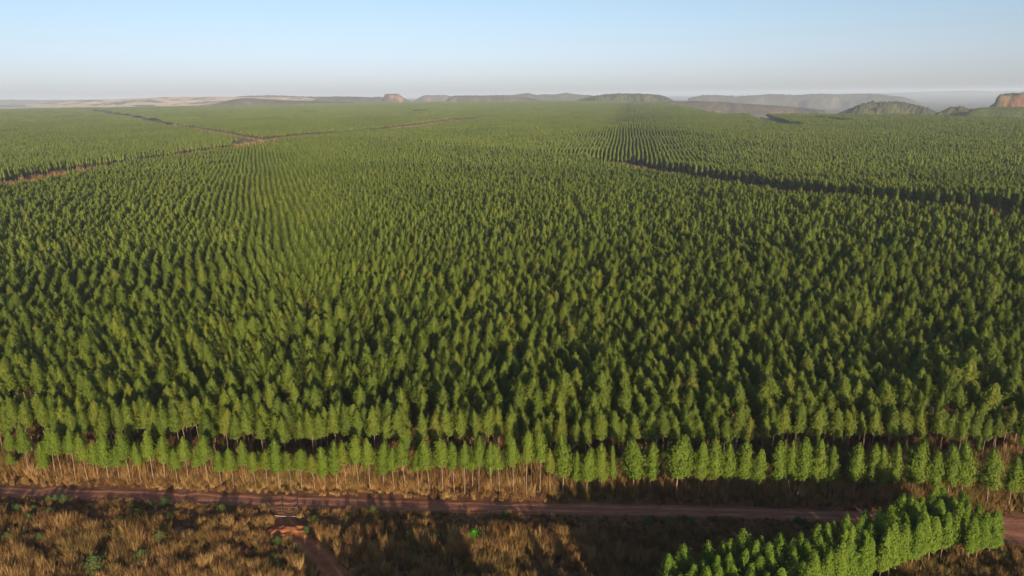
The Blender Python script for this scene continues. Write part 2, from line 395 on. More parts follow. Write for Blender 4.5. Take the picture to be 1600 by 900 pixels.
# ---- the roadside row, crown by crown (pixel x of crown, pixel y of top, width factor)
FRONT = [(23, 714, .8), (48, 668, 1.0), (74, 690, .8), (88, 668, 1.05), (99, 670, .9), (118, 669, 1.0), (139, 676, .95), (155, 690, .8), (171, 673, 1.05), (188, 696, .8), (204, 674, 1.05), (222, 692, .8), (241, 672, 1.05), (260, 682, 1.0), (279, 700, .8), (295, 681, 1.05), (311, 698, .8),
 (328, 681, 1.1), (347, 704, .8), (365, 700, .9), (385, 690, .9), (401, 705, .8), (418, 702, .9), (437, 684, 1.0), (455, 705, .8), (472, 700, 1.0), (492, 709, .9), (509, 697, .85), (526, 690, .95), (541, 690, .9), (562, 680, 1.0), (579, 683, 1.0), (599, 687, 1.0), (616, 700, .8), (634, 686, 1.05), (654, 705, .8),
 (671, 686, 1.0), (692, 682, 1.05), (710, 689, .9), (726, 687, .95), (748, 681, 1.0), (767, 688, .9), (781, 693, .9), (803, 678, 1.0), (823, 674, .95), (843, 673, 1.05), (860, 700, .8), (879, 679, 1.35), (900, 705, .75), (916, 698, 1.0), (939, 692, 1.1), (957, 695, .6), (991, 683, 1.45), (1015, 690, 1.0),
 (1056, 676, 1.6), (1092, 689, 1.05), (1113, 685, 1.1), (1134, 691, 1.0), (1158, 686, 1.1), (1178, 697, 1.0), (1212, 687, 1.1), (1232, 690, .95), (1252, 681, 1.15), (1272, 683, 1.15), (1295, 695, 1.0), (1331, 690, 1.15), (1357, 692, .95), (1375, 697, .95), (1395, 692, .95), (1418, 683, 1.3),
 (1456, 702, 1.0), (1479, 695, 1.1), (1500, 689, 1.2), (1541, 698, 1.2), (1575, 712, 1.1), (1597, 692, 1.1)]
FEETX = [0, 48, 150, 300, 420, 600, 750, 850, 1000, 1200, 1340, 1450, 1600]
FEETY = [742, 746, 754, 758, 764, 767, 773, 776, 776, 779, 783, 789, 797]
total_front = len(FRONT)
def look(s, w):
    a = 'tall' if s > 1.02 else ('short' if s < .80 else 'medium-height'); b = 'broad' if w > 1.12 else ('slender' if w < .88 else 'even')
    return a, b
for i, (px, py, w) in enumerate(FRONT):
    fy = float(np.interp(px, FEETX, FEETY))+rnd.uniform(-2, 2)
    gx, gy = px2g(px, fy); r = ray(px, py); t = gy/r[1]; ztop = H+r[2]*t; v = rnd.randrange(3)+(3 if px < 870 and rnd.random() < .9 else 0)
    sc = max(.5, (ztop)/PROTO['roadside'][v][4]); ww = .9*w*rnd.uniform(.88, 1.08)/sc
    a, b = look(sc, w); used.append((gx, gy))
    tree_object('roadside_eucalyptus', 'roadside', v, gx, gy, sc, ww, rnd.uniform(0, 6.28),
        '%s bright green eucalyptus, %s crown, %s from left in the row beside the road' % (a, b, ordinal(i+1)), 'eucalyptus tree', 'roadside eucalyptus row')

# ---- the edge of the main block: two rows parallel to its border
EDGE = [(-260, 702), (0, 715), (300, 727), (600, 736), (900, 737), (1150, 729), (1600, 722), (1900, 716)]
EDGEG = poly(EDGE)
def along(P, step):
    L = np.concatenate([[0], np.cumsum(np.linalg.norm(np.diff(P, axis=0), axis=1))]); s = np.arange(0, L[-1], step)
    X = np.interp(s, L, P[:, 0]); Y = np.interp(s, L, P[:, 1]); return X, Y
n_ind = [0]
stuff_near = []          # plantation trees near the camera that go into the one mass
for row, (off, step, ordw) in enumerate([(0, 2.75, 'first'), (3.4, 2.95, 'second')]):
    X, Y = along(EDGEG+[0, off], step); px, py, _ = proj(X, Y, np.full(len(X), 12.)); c = 0
    for x, y, p in zip(X, Y, px):
        x += rnd.gauss(0, .3); y += rnd.gauss(0, .45); v = rnd.randrange(6); sc = (.86+.2*rnd.random()+.05*float(wob(x, y, 40, 9)))*(1.04 if p < 850 else .95)
        if rnd.random() < .05: sc *= .75
        w = rnd.uniform(.9, 1.15)
        if -14 < p < 1614 and (row == 0 or c < 62):
            c += 1; a, b = look(sc*1.02, w); used.append((x, y)); n_ind[0] += 1
            tree_object('plantation_eucalyptus', 'plantation', v, x, y, sc, w, rnd.uniform(0, 6.28),
                '%s olive green eucalyptus, %s crown, %s from left in the plantation\'s %s row' % (a, b, ordinal(c), ordw), 'eucalyptus tree', 'front rows of the plantation')
        else: stuff_near.append((x, y, sc, w, v))

# ---- the young grove at the bottom right
CZ = 10.0
GROVE_PX = [(1040, 872), (1060, 866), (1100, 853), (1170, 835), (1270, 815), (1350, 794), (1420, 774), (1460, 762), (1520, 770), (1560, 789), (1562, 800), (1500, 812), (1400, 846), (1295, 882), (1240, 905), (1160, 940), (1040, 990), (1000, 930)]
GP = poly(GROVE_PX, CZ)
a0 = px2g(1560, 797, CZ); a1 = px2g(1240, 905, CZ); ax = (a1-a0)/np.linalg.norm(a1-a0); ay = np.array([ax[1], -ax[0]])
if ay[1] < 0: ay = -ay
rows = []
for j in range(-2, 22):
    line = []
    for i in range(-4, 60):
        p = a0+ax*(i*2.5+(j % 2)*.6)+ay*(j*2.7+.3)
        if inside(p[0], p[1], GP): line.append((p[0]+rnd.gauss(0, .2), p[1]+rnd.gauss(0, .2)))
    rows.append(line)
rows = [r for r in rows if r]
ngrove = 0
for j, line in enumerate(rows):
    c = 0
    for (x, y) in line:
        v = rnd.randrange(6); sc = .93+.16*rnd.random(); w = rnd.uniform(.9, 1.2); px, py, _ = proj(np.array(x), np.array(y), np.array(10.*sc))
        if px < 1625 and py < 893 and ngrove < 165:
            c += 1; ngrove += 1; a, b = look(sc, w)
            tree_object('young_eucalyptus', 'grove', v, x, y, sc, w, rnd.uniform(0, 6.28),
                '%s young eucalyptus in lower right grove, %s row from front, %s from the right' % (a, ordinal(j+1), ordinal(c)), 'eucalyptus tree', 'young trees of the lower right grove')
        else: stuff_near.append((x, y, sc, w, -1-v))
for k_ in range(270):      # slender self sown stems between the roadside row and the plantation
    p_ = rnd.uniform(-40, 1640); f_ = float(np.interp(p_, FEETX, FEETY)); e_ = float(np.interp(p_, [a for a, b in EDGE], [b for a, b in EDGE])); g_ = px2g(p_, f_+(e_-f_)*rnd.uniform(.1, .95))
    stuff_near.append((g_[0], g_[1], rnd.uniform(.45, .95), rnd.uniform(.55, .9), -14-rnd.randrange(3) if rnd.random() < .13 else -21-rnd.randrange(3)))
print('individual trees', total_front, n_ind[0], ngrove)
# grove trees below the picture, whose long shadows fall across the road
SH_A = np.array([(-28, 50), (-25, 76), (-19, 80), (-13, 85), (-3, 86), (1.5, 84), (3.6, 74), (8, 56), (14, 42), (-20, 42)])
SH_B = np.array([(12, 70), (17, 82), (28, 86), (36, 86), (46, 84), (52, 70), (48, 50), (18, 50), (14, 60)])
for P in (SH_A, SH_B):
    for i in range(-10, 40):
        for j in range(0, 30):
            x = -32+i*2.6+rnd.gauss(0, .3); y = 38+j*2.4+rnd.gauss(0, .3)
            if inside(x, y, P) and not inside(x, y, GP) and (rnd.random() < (.66 if x < 8 else .52) if y > 70 else rnd.random() < (.85 if x < 8 else .65)): stuff_near.append((x, y, rnd.uniform(.88, 1.08), rnd.uniform(.9, 1.15), -1-rnd.randrange(6)))

# ------------------------------------------------------------------ the mass of the plantation
GAPS = [([(955, 262), (1100, 292), (1300, 324), (1600, 358), (1900, 400)], 60),
        ([(535, 222), (700, 240), (955, 259)], 22),
        ([(-200, 340), (0, 305), (150, 272), (300, 249), (395, 234), (415, 227)], 78),
        ([(395, 228), (500, 216), (620, 207)], 115), ([(620, 206), (690, 197), (738, 189)], 125),
        ([(410, 226), (330, 212), (280, 203)], 58), ([(280, 203), (200, 184), (140, 174)], 52),
        ([(-200, 226), (0, 214), (100, 210), (290, 203)], 105),
        ([(800, 198), (858, 199)], 75), ([(1125, 180), (1200, 193), (1240, 203)], 60), ([(640, 175), (675, 178)], 110), ([(1270, 189), (1320, 196)], 50), ([(1355, 199), (1385, 199)], 45),
        ([(900, 169), (1060, 170)], 90), ([(780, 176), (1000, 181)], 70), ([(70, 187), (110, 188)], 110), ([(130, 185), (200, 181)], 120), ([(600, 232), (720, 238)], 25), ([(1060, 332), (1110, 336)], 16), ([(1400, 197), (1500, 201)], 40), ([(470, 178), (520, 181)], 60), ([(40, 240), (90, 243)], 25)]
GAPG = [(poly(p), w) for p, w in GAPS]
LX = [-400, -200, 0, 150, 300, 395, 540, 700, 965, 1100, 1300, 1600, 1900]
LY = [378, 344, 305, 272, 249, 233, 224, 242, 262, 292, 324, 358, 400]
def block_of(px, py):
    b = np.where(py > np.interp(px, LX, LY), 1, 2)
    up = b == 2
    g5 = np.interp(px, [-300, 0, 100, 280, 400], [238, 214, 209, 202, 224]); g3 = np.interp(px, [395, 500, 620, 690, 738, 760], [224, 216, 207, 198, 189, 150])
    g4 = np.interp(px, [100, 140, 200, 280, 330, 405], [165, 172, 183, 203, 212, 224])
    b = np.where(up & (px < 395) & (py > g5), 3, b)
    b = np.where(up & (px < 395) & (py <= g5) & (py > g4), 4, b); b = np.where(up & (px < 130) & (py <= g5), 4, b)
    b = np.where(up & (px < 760) & (b == 2) & (py < np.where(px < 395, g4, g3)), 5, b)
    return b
#        azimuth of the rows, row spacing, step, jitter
LAT = {1: (-19.3, 4.1, 2.95, .34), 2: (9.2, 5.2, 2.6, .3), 3: (24, 3.8, 3.2, .4), 4: (-38, 4.0, 3.2, .4), 5: (-30, 3.9, 3.2, .35)}
NEARD, PATCHD = 330, 2400
def keep_mask(x, y, dmax):
    d = np.hypot(x, y); k = (d < dmax) & (y > 60) & (np.abs(x) < y*.86+45)
    px = pxof(x, y); k &= d < np.interp(px, PXK, EDK)
    return k
pts = []
for b, (az, w, s, jit) in LAT.items():
    a = math.radians(az); dv = np.array([math.sin(a), math.cos(a)]); nv = np.array([math.cos(a), -math.sin(a)])
    R = PATCHD+60; I = np.arange(-int(R*1.2/w), int(R*1.2/w)); J = np.arange(-int(R*.6/s), int(R*1.15/s))
    ii, jj = np.meshgrid(I, J); ii = ii.ravel(); jj = jj.ravel(); jj2 = jj+.5*(ii % 2)*(b != 2)
    x = ii*w*nv[0]+jj2*s*dv[0]; y = ii*w*nv[1]+jj2*s*dv[1]
    wa = 1.2+6*(1-smooth(260, 420, np.hypot(x, y))); x, y = x+wa*wob(x, y, 300, 60), y+wa*wob(x, y, 260, 61)
    k = keep_mask(x, y, PATCHD); x, y = x[k], y[k]
    px, py, _ = proj(x, y, terrain(x, y)); k = block_of(px, py) == b; x, y = x[k], y[k]
    jj = jit*(1-.5*smooth(330, 480, np.hypot(x, y))); x = x+rng.normal(size=len(x))*jj; y = y+rng.normal(size=len(x))*jj
    # near border, gaps, thin spots
    k = np.ones(len(x), bool)
    yb = np.interp(x, EDGEG[:, 0], EDGEG[:, 1]); k &= y > yb+6.2
    for P, gw in GAPG: k &= dist_poly(x, y, P) > gw/2+rng.normal(size=len(x))*.6
    k &= rng.random(len(x)) > .035
    hole = wob(x, y, 34, 20)+.6*wob(x, y, 13, 21); k &= ~((hole > 1.28) & (rng.random(len(x)) > .2))
    x, y = x[k], y[k]
    pts.append(np.stack([x, y, np.full(len(x), b)], 1))
P = np.concatenate(pts); d = np.hypot(P[:, 0], P[:, 1])
hs = 1+.07*wob(P[:, 0], P[:, 1], 90, 3)+.05*wob(P[:, 0], P[:, 1], 28, 4)+.085*rng.normal(size=len(P)); hs = np.clip(hs, .62, 1.26)
hs = np.where(rng.random(len(P)) < .04, hs*.8, hs)
print('plantation points', len(P))

PC = bpy.data.collections.new('tree_forms')
def form(name, me): o = bpy.data.objects.new(name, me); PC.objects.link(o); return len(PC.objects)-1
idx_near = [form('form_a_near_%d' % i, joined('near_tree', c, t, M_main)) for i, (c, t, _, _, _) in enumerate(PROTO['plantation'])]
idx_mid = []
for s in range(8):
    rs = np.random.default_rng(s+70); a0_ = 7.2*rs.uniform(.85, 1.1); a1_ = 14.5*rs.uniform(.94, 1.05); R_ = 1.72*rs.uniform(.9, 1.12); kd = 'cone' if s < 5 else 'full'
    cg = crown(a0_, a1_, R_, kd, 20, 520, .58, .34, s+60, .76, 7, 7, 1.5, .4); tg = trunk(a0_, a1_, R_, s+60, .14, 0, 4)
    idx_mid.append(form('form_b_mid_%d' % s, joined('mid_tree', cg, tg, M_main)))
idx_low = []
for s in range(8):
    rs = np.random.default_rng(s+90); a0_ = 7.0*rs.uniform(.85, 1.1); a1_ = 14.5*rs.uniform(.93, 1.06); R_ = 1.9*rs.uniform(.88, 1.12)
    cg = crown(a0_, a1_, R_, 'cone' if s < 5 else 'full', 12, 90, 1.0, .6, s+90, .88, 5, 6); tg = Geo(); tg.tube([(0, 0, 0), (0, 0, a0_+1)], [.15, .12], 3)
    idx_low.append(form('form_c_low_%d' % s, joined('low_tree', cg, tg, M_main)))
# far cells: a few hundred small trees in one cell
CELL = 26.0
idx_patch = []
TP = [crown(6.6+.3*(q % 3), 14.5, 1.98*(1+.05*((q*7) % 5-2)), 'cone', 8, 26, 1.5, .9, q+5000, .88, 4, 6).arrays() for q in range(14)]
for s in range(6):
    r = np.random.default_rng(s+300); g = Geo(); tint = []
    w, st = (5.2, 2.6) if s < 3 else (4.0, 3.2)
    for i in range(int(CELL/w)):
        for j in range(int(CELL/st)):
            if r.random() < .05: continue
            V, T, Q = TP[r.integers(14)]; hv = 1+.09*r.normal(); wv = r.uniform(.85, 1.15)
            x = (i+.5)*w-CELL/2+r.normal()*.35; y = (j+.5)*st-CELL/2+r.normal()*.35
            V = V*[wv, wv, hv]+[x, y, 0]; g.add(V, T, Q); tint += [r.uniform(0, 1)]*len(V)
    idx_patch.append(form('form_d_patch_%d' % s, joined('tree_cell', g, None, M_main, np.array(tint))))
idx_grove = [form('form_e_grove_%d' % i, joined('grove_tree', c, t, M_young)) for i, (c, t, _, _, _) in enumerate(PROTO['grove'])]

idx_road = [form('form_f_road_%d' % i, joined('roadside_form', c, t, M_front)) for i, (c, t, _, _, _) in enumerate(PROTO['roadside'])]
idx_stem = []
for s in range(3):
    cg = crown(7.5, 9.5, .7, 'oval', 5, 50, .3, .16, s+640, 0); idx_stem.append(form('form_g_stem_%d' % s, joined('stem_form', cg, trunk(6.0, 10.0, 1.0, s+640, .07, 5, 4), M_front)))
co = []; idx = []; scl = []; rot = []
def addpts(x, y, z, i, sx, sz, rz):
    co.append(np.stack([x, y, z], 1)); idx.append(np.asarray(i)); scl.append(np.stack([sx, sx, sz], 1)); rot.append(np.stack([rng.normal(size=len(x))*.02, rng.normal(size=len(x))*.02, rz], 1))
n = len(P); ch = rng.integers(0, 1000, n)
ii = np.where(d < NEARD, np.array(idx_near)[ch % 6], np.where(d < 750, np.array(idx_mid)[ch % 8], np.array(idx_low)[ch % 8]))
addpts(P[:, 0], P[:, 1], terrain(P[:, 0], P[:, 1]), ii, hs*rng.uniform(.88, 1.16, n), hs, rng.uniform(0, 6.28, n))
SN = np.array(stuff_near); v = SN[:, 4].astype(int)
ii = np.where(v >= 0, np.array(idx_near)[np.clip(v, 0, 5)], np.where(v > -11, np.array(idx_grove)[np.clip(-1-v, 0, 5)], np.where(v > -21, np.array(idx_road)[np.clip(-11-v, 0, 5)], np.array(idx_stem)[np.clip(-21-v, 0, 2)])))
addpts(SN[:, 0], SN[:, 1], terrain(SN[:, 0], SN[:, 1]), ii, SN[:, 2]*SN[:, 3], SN[:, 2], rng.uniform(0, 6.28, len(SN)))
# far cells per block
for b, (az, w, s, jit) in LAT.items():
    a = math.radians(az); dv = np.array([math.sin(a), math.cos(a)]); nv = np.array([math.cos(a), -math.sin(a)]); K = int(6500/CELL)
    ii, jj = np.meshgrid(np.arange(-K, K), np.arange(-K, K)); x = (ii*nv[0]+jj*dv[0]).ravel()*CELL; y = (ii*nv[1]+jj*dv[1]).ravel()*CELL
    dd = np.hypot(x, y); k = keep_mask(x, y, 6500) & (dd > PATCHD); x, y = x[k], y[k]
    px, py, _ = proj(x, y, terrain(x, y)); k = block_of(px, py) == b
    for GPl, gw in GAPG: k &= dist_poly(x, y, GPl) > gw/2+8
    x, y = x[k], y[k]; n = len(x); k = rng.random(n) > .012; x, y = x[k], y[k]; n = len(x)
    base = idx_patch[:3] if b == 2 else idx_patch[3:]
    addpts(x, y, terrain(x, y), np.array(base)[rng.integers(0, 3, n)], np.ones(n), 1+.06*wob(x, y, 600, 8)+.07*rng.normal(size=n), -a+PI*rng.integers(0, 2, n))
    rot[-1][:, :2] = 0
print('patch cells', sum(len(c) for c in co[2:]))

def instancer(name, coll, co, idx, scl, rot, label, cat=None):
    co = np.concatenate(co); me = bpy.data.meshes.new(name); me.vertices.add(len(co)); me.vertices.foreach_set('co', co.astype(np.float32).ravel())
    for k, v in (('form_scale', np.concatenate(scl)), ('form_turn', np.concatenate(rot))):
        a = me.attributes.new(k, 'FLOAT_VECTOR', 'POINT'); a.data.foreach_set('vector', v.astype(np.float32).ravel())
    a = me.attributes.new('form_index', 'INT', 'POINT'); a.data.foreach_set('value', np.concatenate(idx).astype(np.int32))
    o = link(bpy.data.objects.new(name, me)); g = bpy.data.node_groups.new(name, 'GeometryNodeTree')
    g.interface.new_socket('Geometry', in_out='INPUT', socket_type='NodeSocketGeometry'); g.interface.new_socket('Geometry', in_out='OUTPUT', socket_type='NodeSocketGeometry')
    gi = g.nodes.new('NodeGroupInput'); go = g.nodes.new('NodeGroupOutput'); ci = g.nodes.new('GeometryNodeCollectionInfo'); ci.inputs[0].default_value = coll
    ci.inputs['Separate Children'].default_value = True; ci.inputs['Reset Children'].default_value = True
    ip = g.nodes.new('GeometryNodeInstanceOnPoints'); ip.inputs['Pick Instance'].default_value = True
    def na(nm, t): q = g.nodes.new('GeometryNodeInputNamedAttribute'); q.data_type = t; q.inputs[0].default_value = nm; return q.outputs[0]
    L = g.links.new
    L(gi.outputs[0], ip.inputs['Points']); L(ci.outputs[0], ip.inputs['Instance']); L(na('form_index', 'INT'), ip.inputs['Instance Index'])
    L(na('form_scale', 'FLOAT_VECTOR'), ip.inputs['Scale'])
    er = g.nodes.new('FunctionNodeEulerToRotation'); L(na('form_turn', 'FLOAT_VECTOR'), er.inputs[0]); L(er.outputs[0], ip.inputs['Rotation'])
    L(ip.outputs[0], go.inputs[0]); md = o.modifiers.new('scatter', 'NODES'); md.node_group = g
    return tag(o, label, cat, kind='stuff')
instancer('eucalyptus_plantation', PC, co, idx, scl, rot, 'vast dense eucalyptus plantation of olive green pointed crowns in straight rows', 'plantation')

# ------------------------------------------------------------------ dry grass and scrub
GC = bpy.data.collections.new('grass_forms')
def tuft(seed, n, h, spread, wd, bend):
    r = np.random.default_rng(seed); V = []; Q = []; T = []
    for i in range(n):
        a = r.uniform(0, 6.28); q = spread*math.sqrt(r.random()); bx, by = q*math.cos(a), q*math.sin(a); hh = h*r.uniform(.55, 1.1)
        ta = a+r.normal()*.7; ln = bend*hh*r.uniform(.3, 1); wa = r.uniform(0, 3.14); wx, wy = math.cos(wa)*wd, math.sin(wa)*wd; k = len(V)
        V += [(bx-wx, by-wy, 0), (bx+wx, by+wy, 0), (bx+.3*ln*math.cos(ta)-wx*.8, by+.3*ln*math.sin(ta)-wy*.8, hh*.6), (bx+.3*ln*math.cos(ta)+wx*.8, by+.3*ln*math.sin(ta)+wy*.8, hh*.6), (bx+ln*math.cos(ta), by+ln*math.sin(ta), hh)]
        Q.append([k, k+1, k+3, k+2]); T.append([k+2, k+3, k+4])
    return mesh_np('grass_tuft', V, [np.array(T), np.array(Q)], [M_grass], None, False)
for s in range(6): GC.objects.link(bpy.data.objects.new('tuft_form_%d' % s, tuft(s, 64, [1.5, 1.2, 1.8, 1.0, 1.4, .8][s], [.55, .7, .5, .6, .45, .7][s], .034, [.5, .7, .4, .8, .6, .9][s])))
gx, gy, gs = [], [], []; BK = px2g(450, 833)
def grass_zone(n, x0, x1, y0, y1, test, smin, smax, dens=None, hf=None):
    x = rng.uniform(x0, x1, n); y = rng.uniform(y0, y1, n); k = test(x, y); x, y = x[k], y[k]
    q = wob(x, y, 7, 40)*.5+wob(x, y, 19, 41)*.6
    if dens is not None: k = rng.random(len(x)) < dens(x, y, q); x, y, q = x[k], y[k], q[k]
    gx.append(x); gy.append(y); q = q*1.25+.7*wob(x, y, 3.4, 44); gs.append(np.clip(smin+(smax-smin)*(.5+.5*q+.2*rng.normal(size=len(x))), smin*.6, smax*1.3)*(1 if hf is None else hf(x, y)))
rdlo = lambda x: np.interp(x, RB[:, 0], RB[:, 1]); rdup = lambda x: np.interp(x, RA[:, 0], RA[:, 1]); egy = lambda x: np.interp(x, EDGEG[:, 0], EDGEG[:, 1])
grass_zone(36000, -115, 115, 78, 135, lambda x, y: (y < rdlo(x)-.2) & ~inside(x, y, TRP) & (((x-BK[0])/5.0)**2+((y-BK[1])/2.4)**2 > 1) & ~((np.abs(x-BK[0]-.3) < 3.6) & (y > BK[1]) & (y < BK[1]+4.5)) & (np.abs(x) < y*.8+14), .5, 1.15, lambda x, y, q: np.clip(.9+.7*q, .2, 1), lambda x, y: np.clip((rdlo(x)-y)/8, .4, 1))
grass_zone(44000, -135, 135, 118, 175, lambda x, y: (y > rdup(x)+.3) & (y < egy(x)+2) & (np.abs(x) < y*.8+14), .6, 1.6, lambda x, y, q: np.clip(.9+.6*q, .25, 1)*np.clip((y-rdup(x))/2.5, .3, 1), lambda x, y: np.clip((y-rdup(x))/4, .45, 1))
grass_zone(16000, -150, 150, 125, 215, lambda x, y: (y > egy(x)) & (y < egy(x)+22) & (np.abs(x) < y*.8+14), .6, 1.3, lambda x, y, q: np.clip(.6+.6*q, .15, .9))
for (GPl, gw), nn in zip(GAPG[:5], (3000, 0, 8000, 2000, 2000)):
    if nn:
        x0, y0 = GPl.min(0)-gw; x1, y1 = GPl.max(0)+gw
        grass_zone(nn*4, x0, x1, y0, y1, lambda x, y: (dist_poly(x, y, GPl) < gw/2) & (np.abs(x) < y*.8+14), 1.0, 2.2, lambda x, y, q: np.clip(.3+.8*q, .05, .8))
gx = np.concatenate(gx); gy = np.concatenate(gy); gs = np.concatenate(gs); n = len(gx); print('tufts', n)
lean = rng.normal(size=(n, 2))*.12
instancer('dry_grass', GC, [np.stack([gx, gy, terrain(gx, gy)], 1)], [rng.integers(0, 6, n)], [np.stack([.28+gs*.7, .28+gs*.7, gs*1.55], 1)], [np.column_stack([lean, rng.uniform(0, 6.28, n)])],
          'tall dry straw coloured grass along both sides of the red dirt road', 'grass')

# ------------------------------------------------------------------ shrubs, single ones
SHR = []
for s in range(4):
    g = crown(.15, 1.9, 1.15, 'oval', 26, 620, .26, .15, s+800, .6); r = np.random.default_rng(s+810); st = Geo()
    for k in range(6):
        a = k*1.05+r.uniform(0, .5); l = r.uniform(.4, .8); st.tube([(0, 0, -.05), (l*.4*math.cos(a), l*.4*math.sin(a), .7), (l*math.cos(a), l*math.sin(a), 1.5)], [.05, .035, .015], 4)
    SHR.append((g, st.mesh('shrub_stem', M_bark, True)))
SH_M = {}
def shrub(px, py, sc, mat, label, name='shrub', tall=1.0):
    x, y = px2g(px, py); v = rnd.randrange(4); key = (v, mat.name)
    if key not in SH_M: SH_M[key] = with_tint(SHR[v][0].mesh('shrub_foliage', mat))
    e = link(bpy.data.objects.new(name, None)); e.location = (x, y, 0); e.rotation_euler = (0, 0, rnd.uniform(0, 6.28)); e.scale = (sc, sc, sc*tall)
    tag(e, label, 'shrub', 'green shrubs scattered in the dry grass')
    link(bpy.data.objects.new('stem', SHR[v][1]), e); link(bpy.data.objects.new('foliage', SH_M[key]), e)
shrub(740, 846, 1.55, M_bright, 'bright lime green bush alone in the dry grass below the road', tall=.9)
for a in [(14, 848, 1.2, 'small green sapling at the left edge of the dry grass'), (64, 848, 1.15, 'green sapling just right of the leftmost one in the grass'), (16, 884, .6, 'tiny green shrub in the lower left corner'),
          (252, 850, 1.6, 'loose grey green bush in the middle of the left grass'), (272, 862, 1.2, 'spreading bush just below the grey green bush in the left grass'), (150, 893, 1.8, 'low olive bush at the bottom left of the grass'),
          (222, 878, 1.4, 'dark green low bush left of the spreading bush'), (88, 783, .8, 'yellow green roadside shrub below the road at the left'), (236, 792, .7, 'small light green shrub beside the lower road edge'),
          (481, 834, .9, 'dark leafy bush at the right lip of the orange bank'), (492, 818, 1.0, 'dark bush between the orange bank and the road'), (392, 886, .7, 'small light green shrub left of the orange track'),
          (1012, 818, .9, 'green shrub below the road, left of the taller grass clumps'), (1046, 822, 1.1, 'pale green bush on the lower road edge right of centre'), (1080, 818, .8, 'yellowish shrub right of the pale green bush'),
          (946, 892, .8, 'low dark green shrub at the bottom centre in shade'), (30, 800, 1.0, 'dark shrub just under the road near the left edge'), (112, 838, 1.0, 'olive shrub among tall grass at the left'),
          (345, 868, .8, 'olive shrub low in the grass between bush and track')]:
    shrub(a[0], a[1], a[2], M_bush, a[3])
for a in [(24, 736, 1.5, 'low bushy sapling at the left end of the roadside row'), (1429, 772, 1.6, 'leafy green bush under the tallest right hand roadside tree'), (960, 764, 1.9, 'dark dense bush under the roadside row right of centre'), (1240, 748, 1.5, 'shaded bush beneath the right hand roadside trees')]:
    shrub(a[0], a[1], a[2], M_front, a[3], tall=1.1)

# weeds too many and too small to count, in loose drifts
WC = bpy.data.collections.new('weed_forms')
for s in range(4): WC.objects.link(bpy.data.objects.new('weed_form_%d' % s, with_tint(SHR[s][0].mesh('weed', M_bush))))
n = 9000; x = rng.uniform(-115, 110, n); y = rng.uniform(80, 172, n); q = wob(x, y, 22, 70)+.6*wob(x, y, 8, 71)
fg = (y < rdlo(x)-.5) & ~inside(x, y, TRP); vg = (y > rdup(x)+4) & (y < egy(x)+8)
k = ((fg & (q > .35+.6*(x > -15))) | (vg & (q > .9))) & (rng.random(n) < .55); x, y = x[k], y[k]; n = len(x); z = rng.uniform(.3, 1.0, n); print('weeds', n)
instancer('green_weeds', WC, [np.stack([x, y, np.zeros(n)], 1)], [rng.integers(0, 4, n)], [np.stack([z*1.1, z*1.1, z], 1)], [np.column_stack([np.zeros((n, 2)), rng.uniform(0, 6.28, n)])], 'low olive green weeds in loose drifts among the dry grass', 'weeds')

# ------------------------------------------------------------------ wire fence, posts, earth bank
def wood_mat(name, a, b_):
    mt, t, b = new_mat(name, .85, .2); t.links.new(ramp(t, noise(t, 3, 5, .7), [(.3, a), (.7, b_)]), b.inputs['Base Color']); return mt
M_post = wood_mat('weathered_wood', (.05, .035, .028), (.12, .085, .06)); M_pale = wood_mat('pale_wood', (.26, .21, .16), (.46, .39, .32))
M_wire, t_, b_ = new_mat('dark_wire', .5, .4); b_.inputs['Base Color'].default_value = (.04, .032, .03, 1); b_.inputs['Metallic'].default_value = .3
fe = link(bpy.data.objects.new('rail_fence', None)); c0 = px2g(441, 806); fe.location = (c0[0], c0[1], 0)
tag(fe, 'dark sagging rail fence across the culvert beside the orange track', 'fence')
fp = [px2g(416, 802)-c0, px2g(441, 805.5)-c0, px2g(465, 805)-c0]
for p in fp:
    g = Geo(); g.tube([(0, 0, -.2), (.02, 0, .9), (.03, .02, 2.15)], [.11, .10, .09], 6); o = link(bpy.data.objects.new('post', g.mesh('fence_post', M_post, True)), fe); o.location = (p[0], p[1], 0)
for z in (.45, .9, 1.35, 1.85):
    g = Geo(); L = []
    for a, b in zip(fp[:-1], fp[1:]):
        for k in range(6):
            t = k/6; q = a+(b-a)*t; L.append((q[0], q[1]-.14, z-.22*math.sin(PI*t)))
    L.append((fp[-1][0], fp[-1][1]-.14, z)); g.tube(L, [.05]*len(L), 4); link(bpy.data.objects.new('rail', g.mesh('fence_rail', M_wire, True)), fe)
g = Geo(); a, b = fp[0]+[-.3, -.8], fp[-1]+[.4, -.8]; g.tube([(a[0], a[1], .22), ((a[0]+b[0])/2, (a[1]+b[1])/2-.1, .16), (b[0], b[1], .24)], [.08, .07, .07], 6)
cr = link(bpy.data.objects.new('log', g.mesh('pale_log', M_pale, True))); cr.location = (c0[0], c0[1], 0); tag(cr, 'long pale log lying at the foot of the dark rail fence', 'log')
POSTS = [(1172, 776, 1.3, 'left one of the pale pair of short posts in the verge grass right of centre'), (1180, 777, 1.7, 'right one of the pale pair of short posts in the verge grass right of centre'),
         (1240, 778, 1.5, 'pale post just left of its taller neighbour on the right verge'), (1245, 783, 2.2, 'tallest pale post in the grass of the right verge'), (1272, 776, 1.4, 'single pale post between the tallest post and the far right post'),
         (1303, 780, 1.5, 'rightmost pale post in the verge grass above the road'), (538, 758, 1.5, 'pale stump post between trunks above the road left of centre'), (138, 744, 1.6, 'pale broken post under the left roadside trees'),
         (701, 760, 1.5, 'pale stump post beneath the middle roadside trees')]
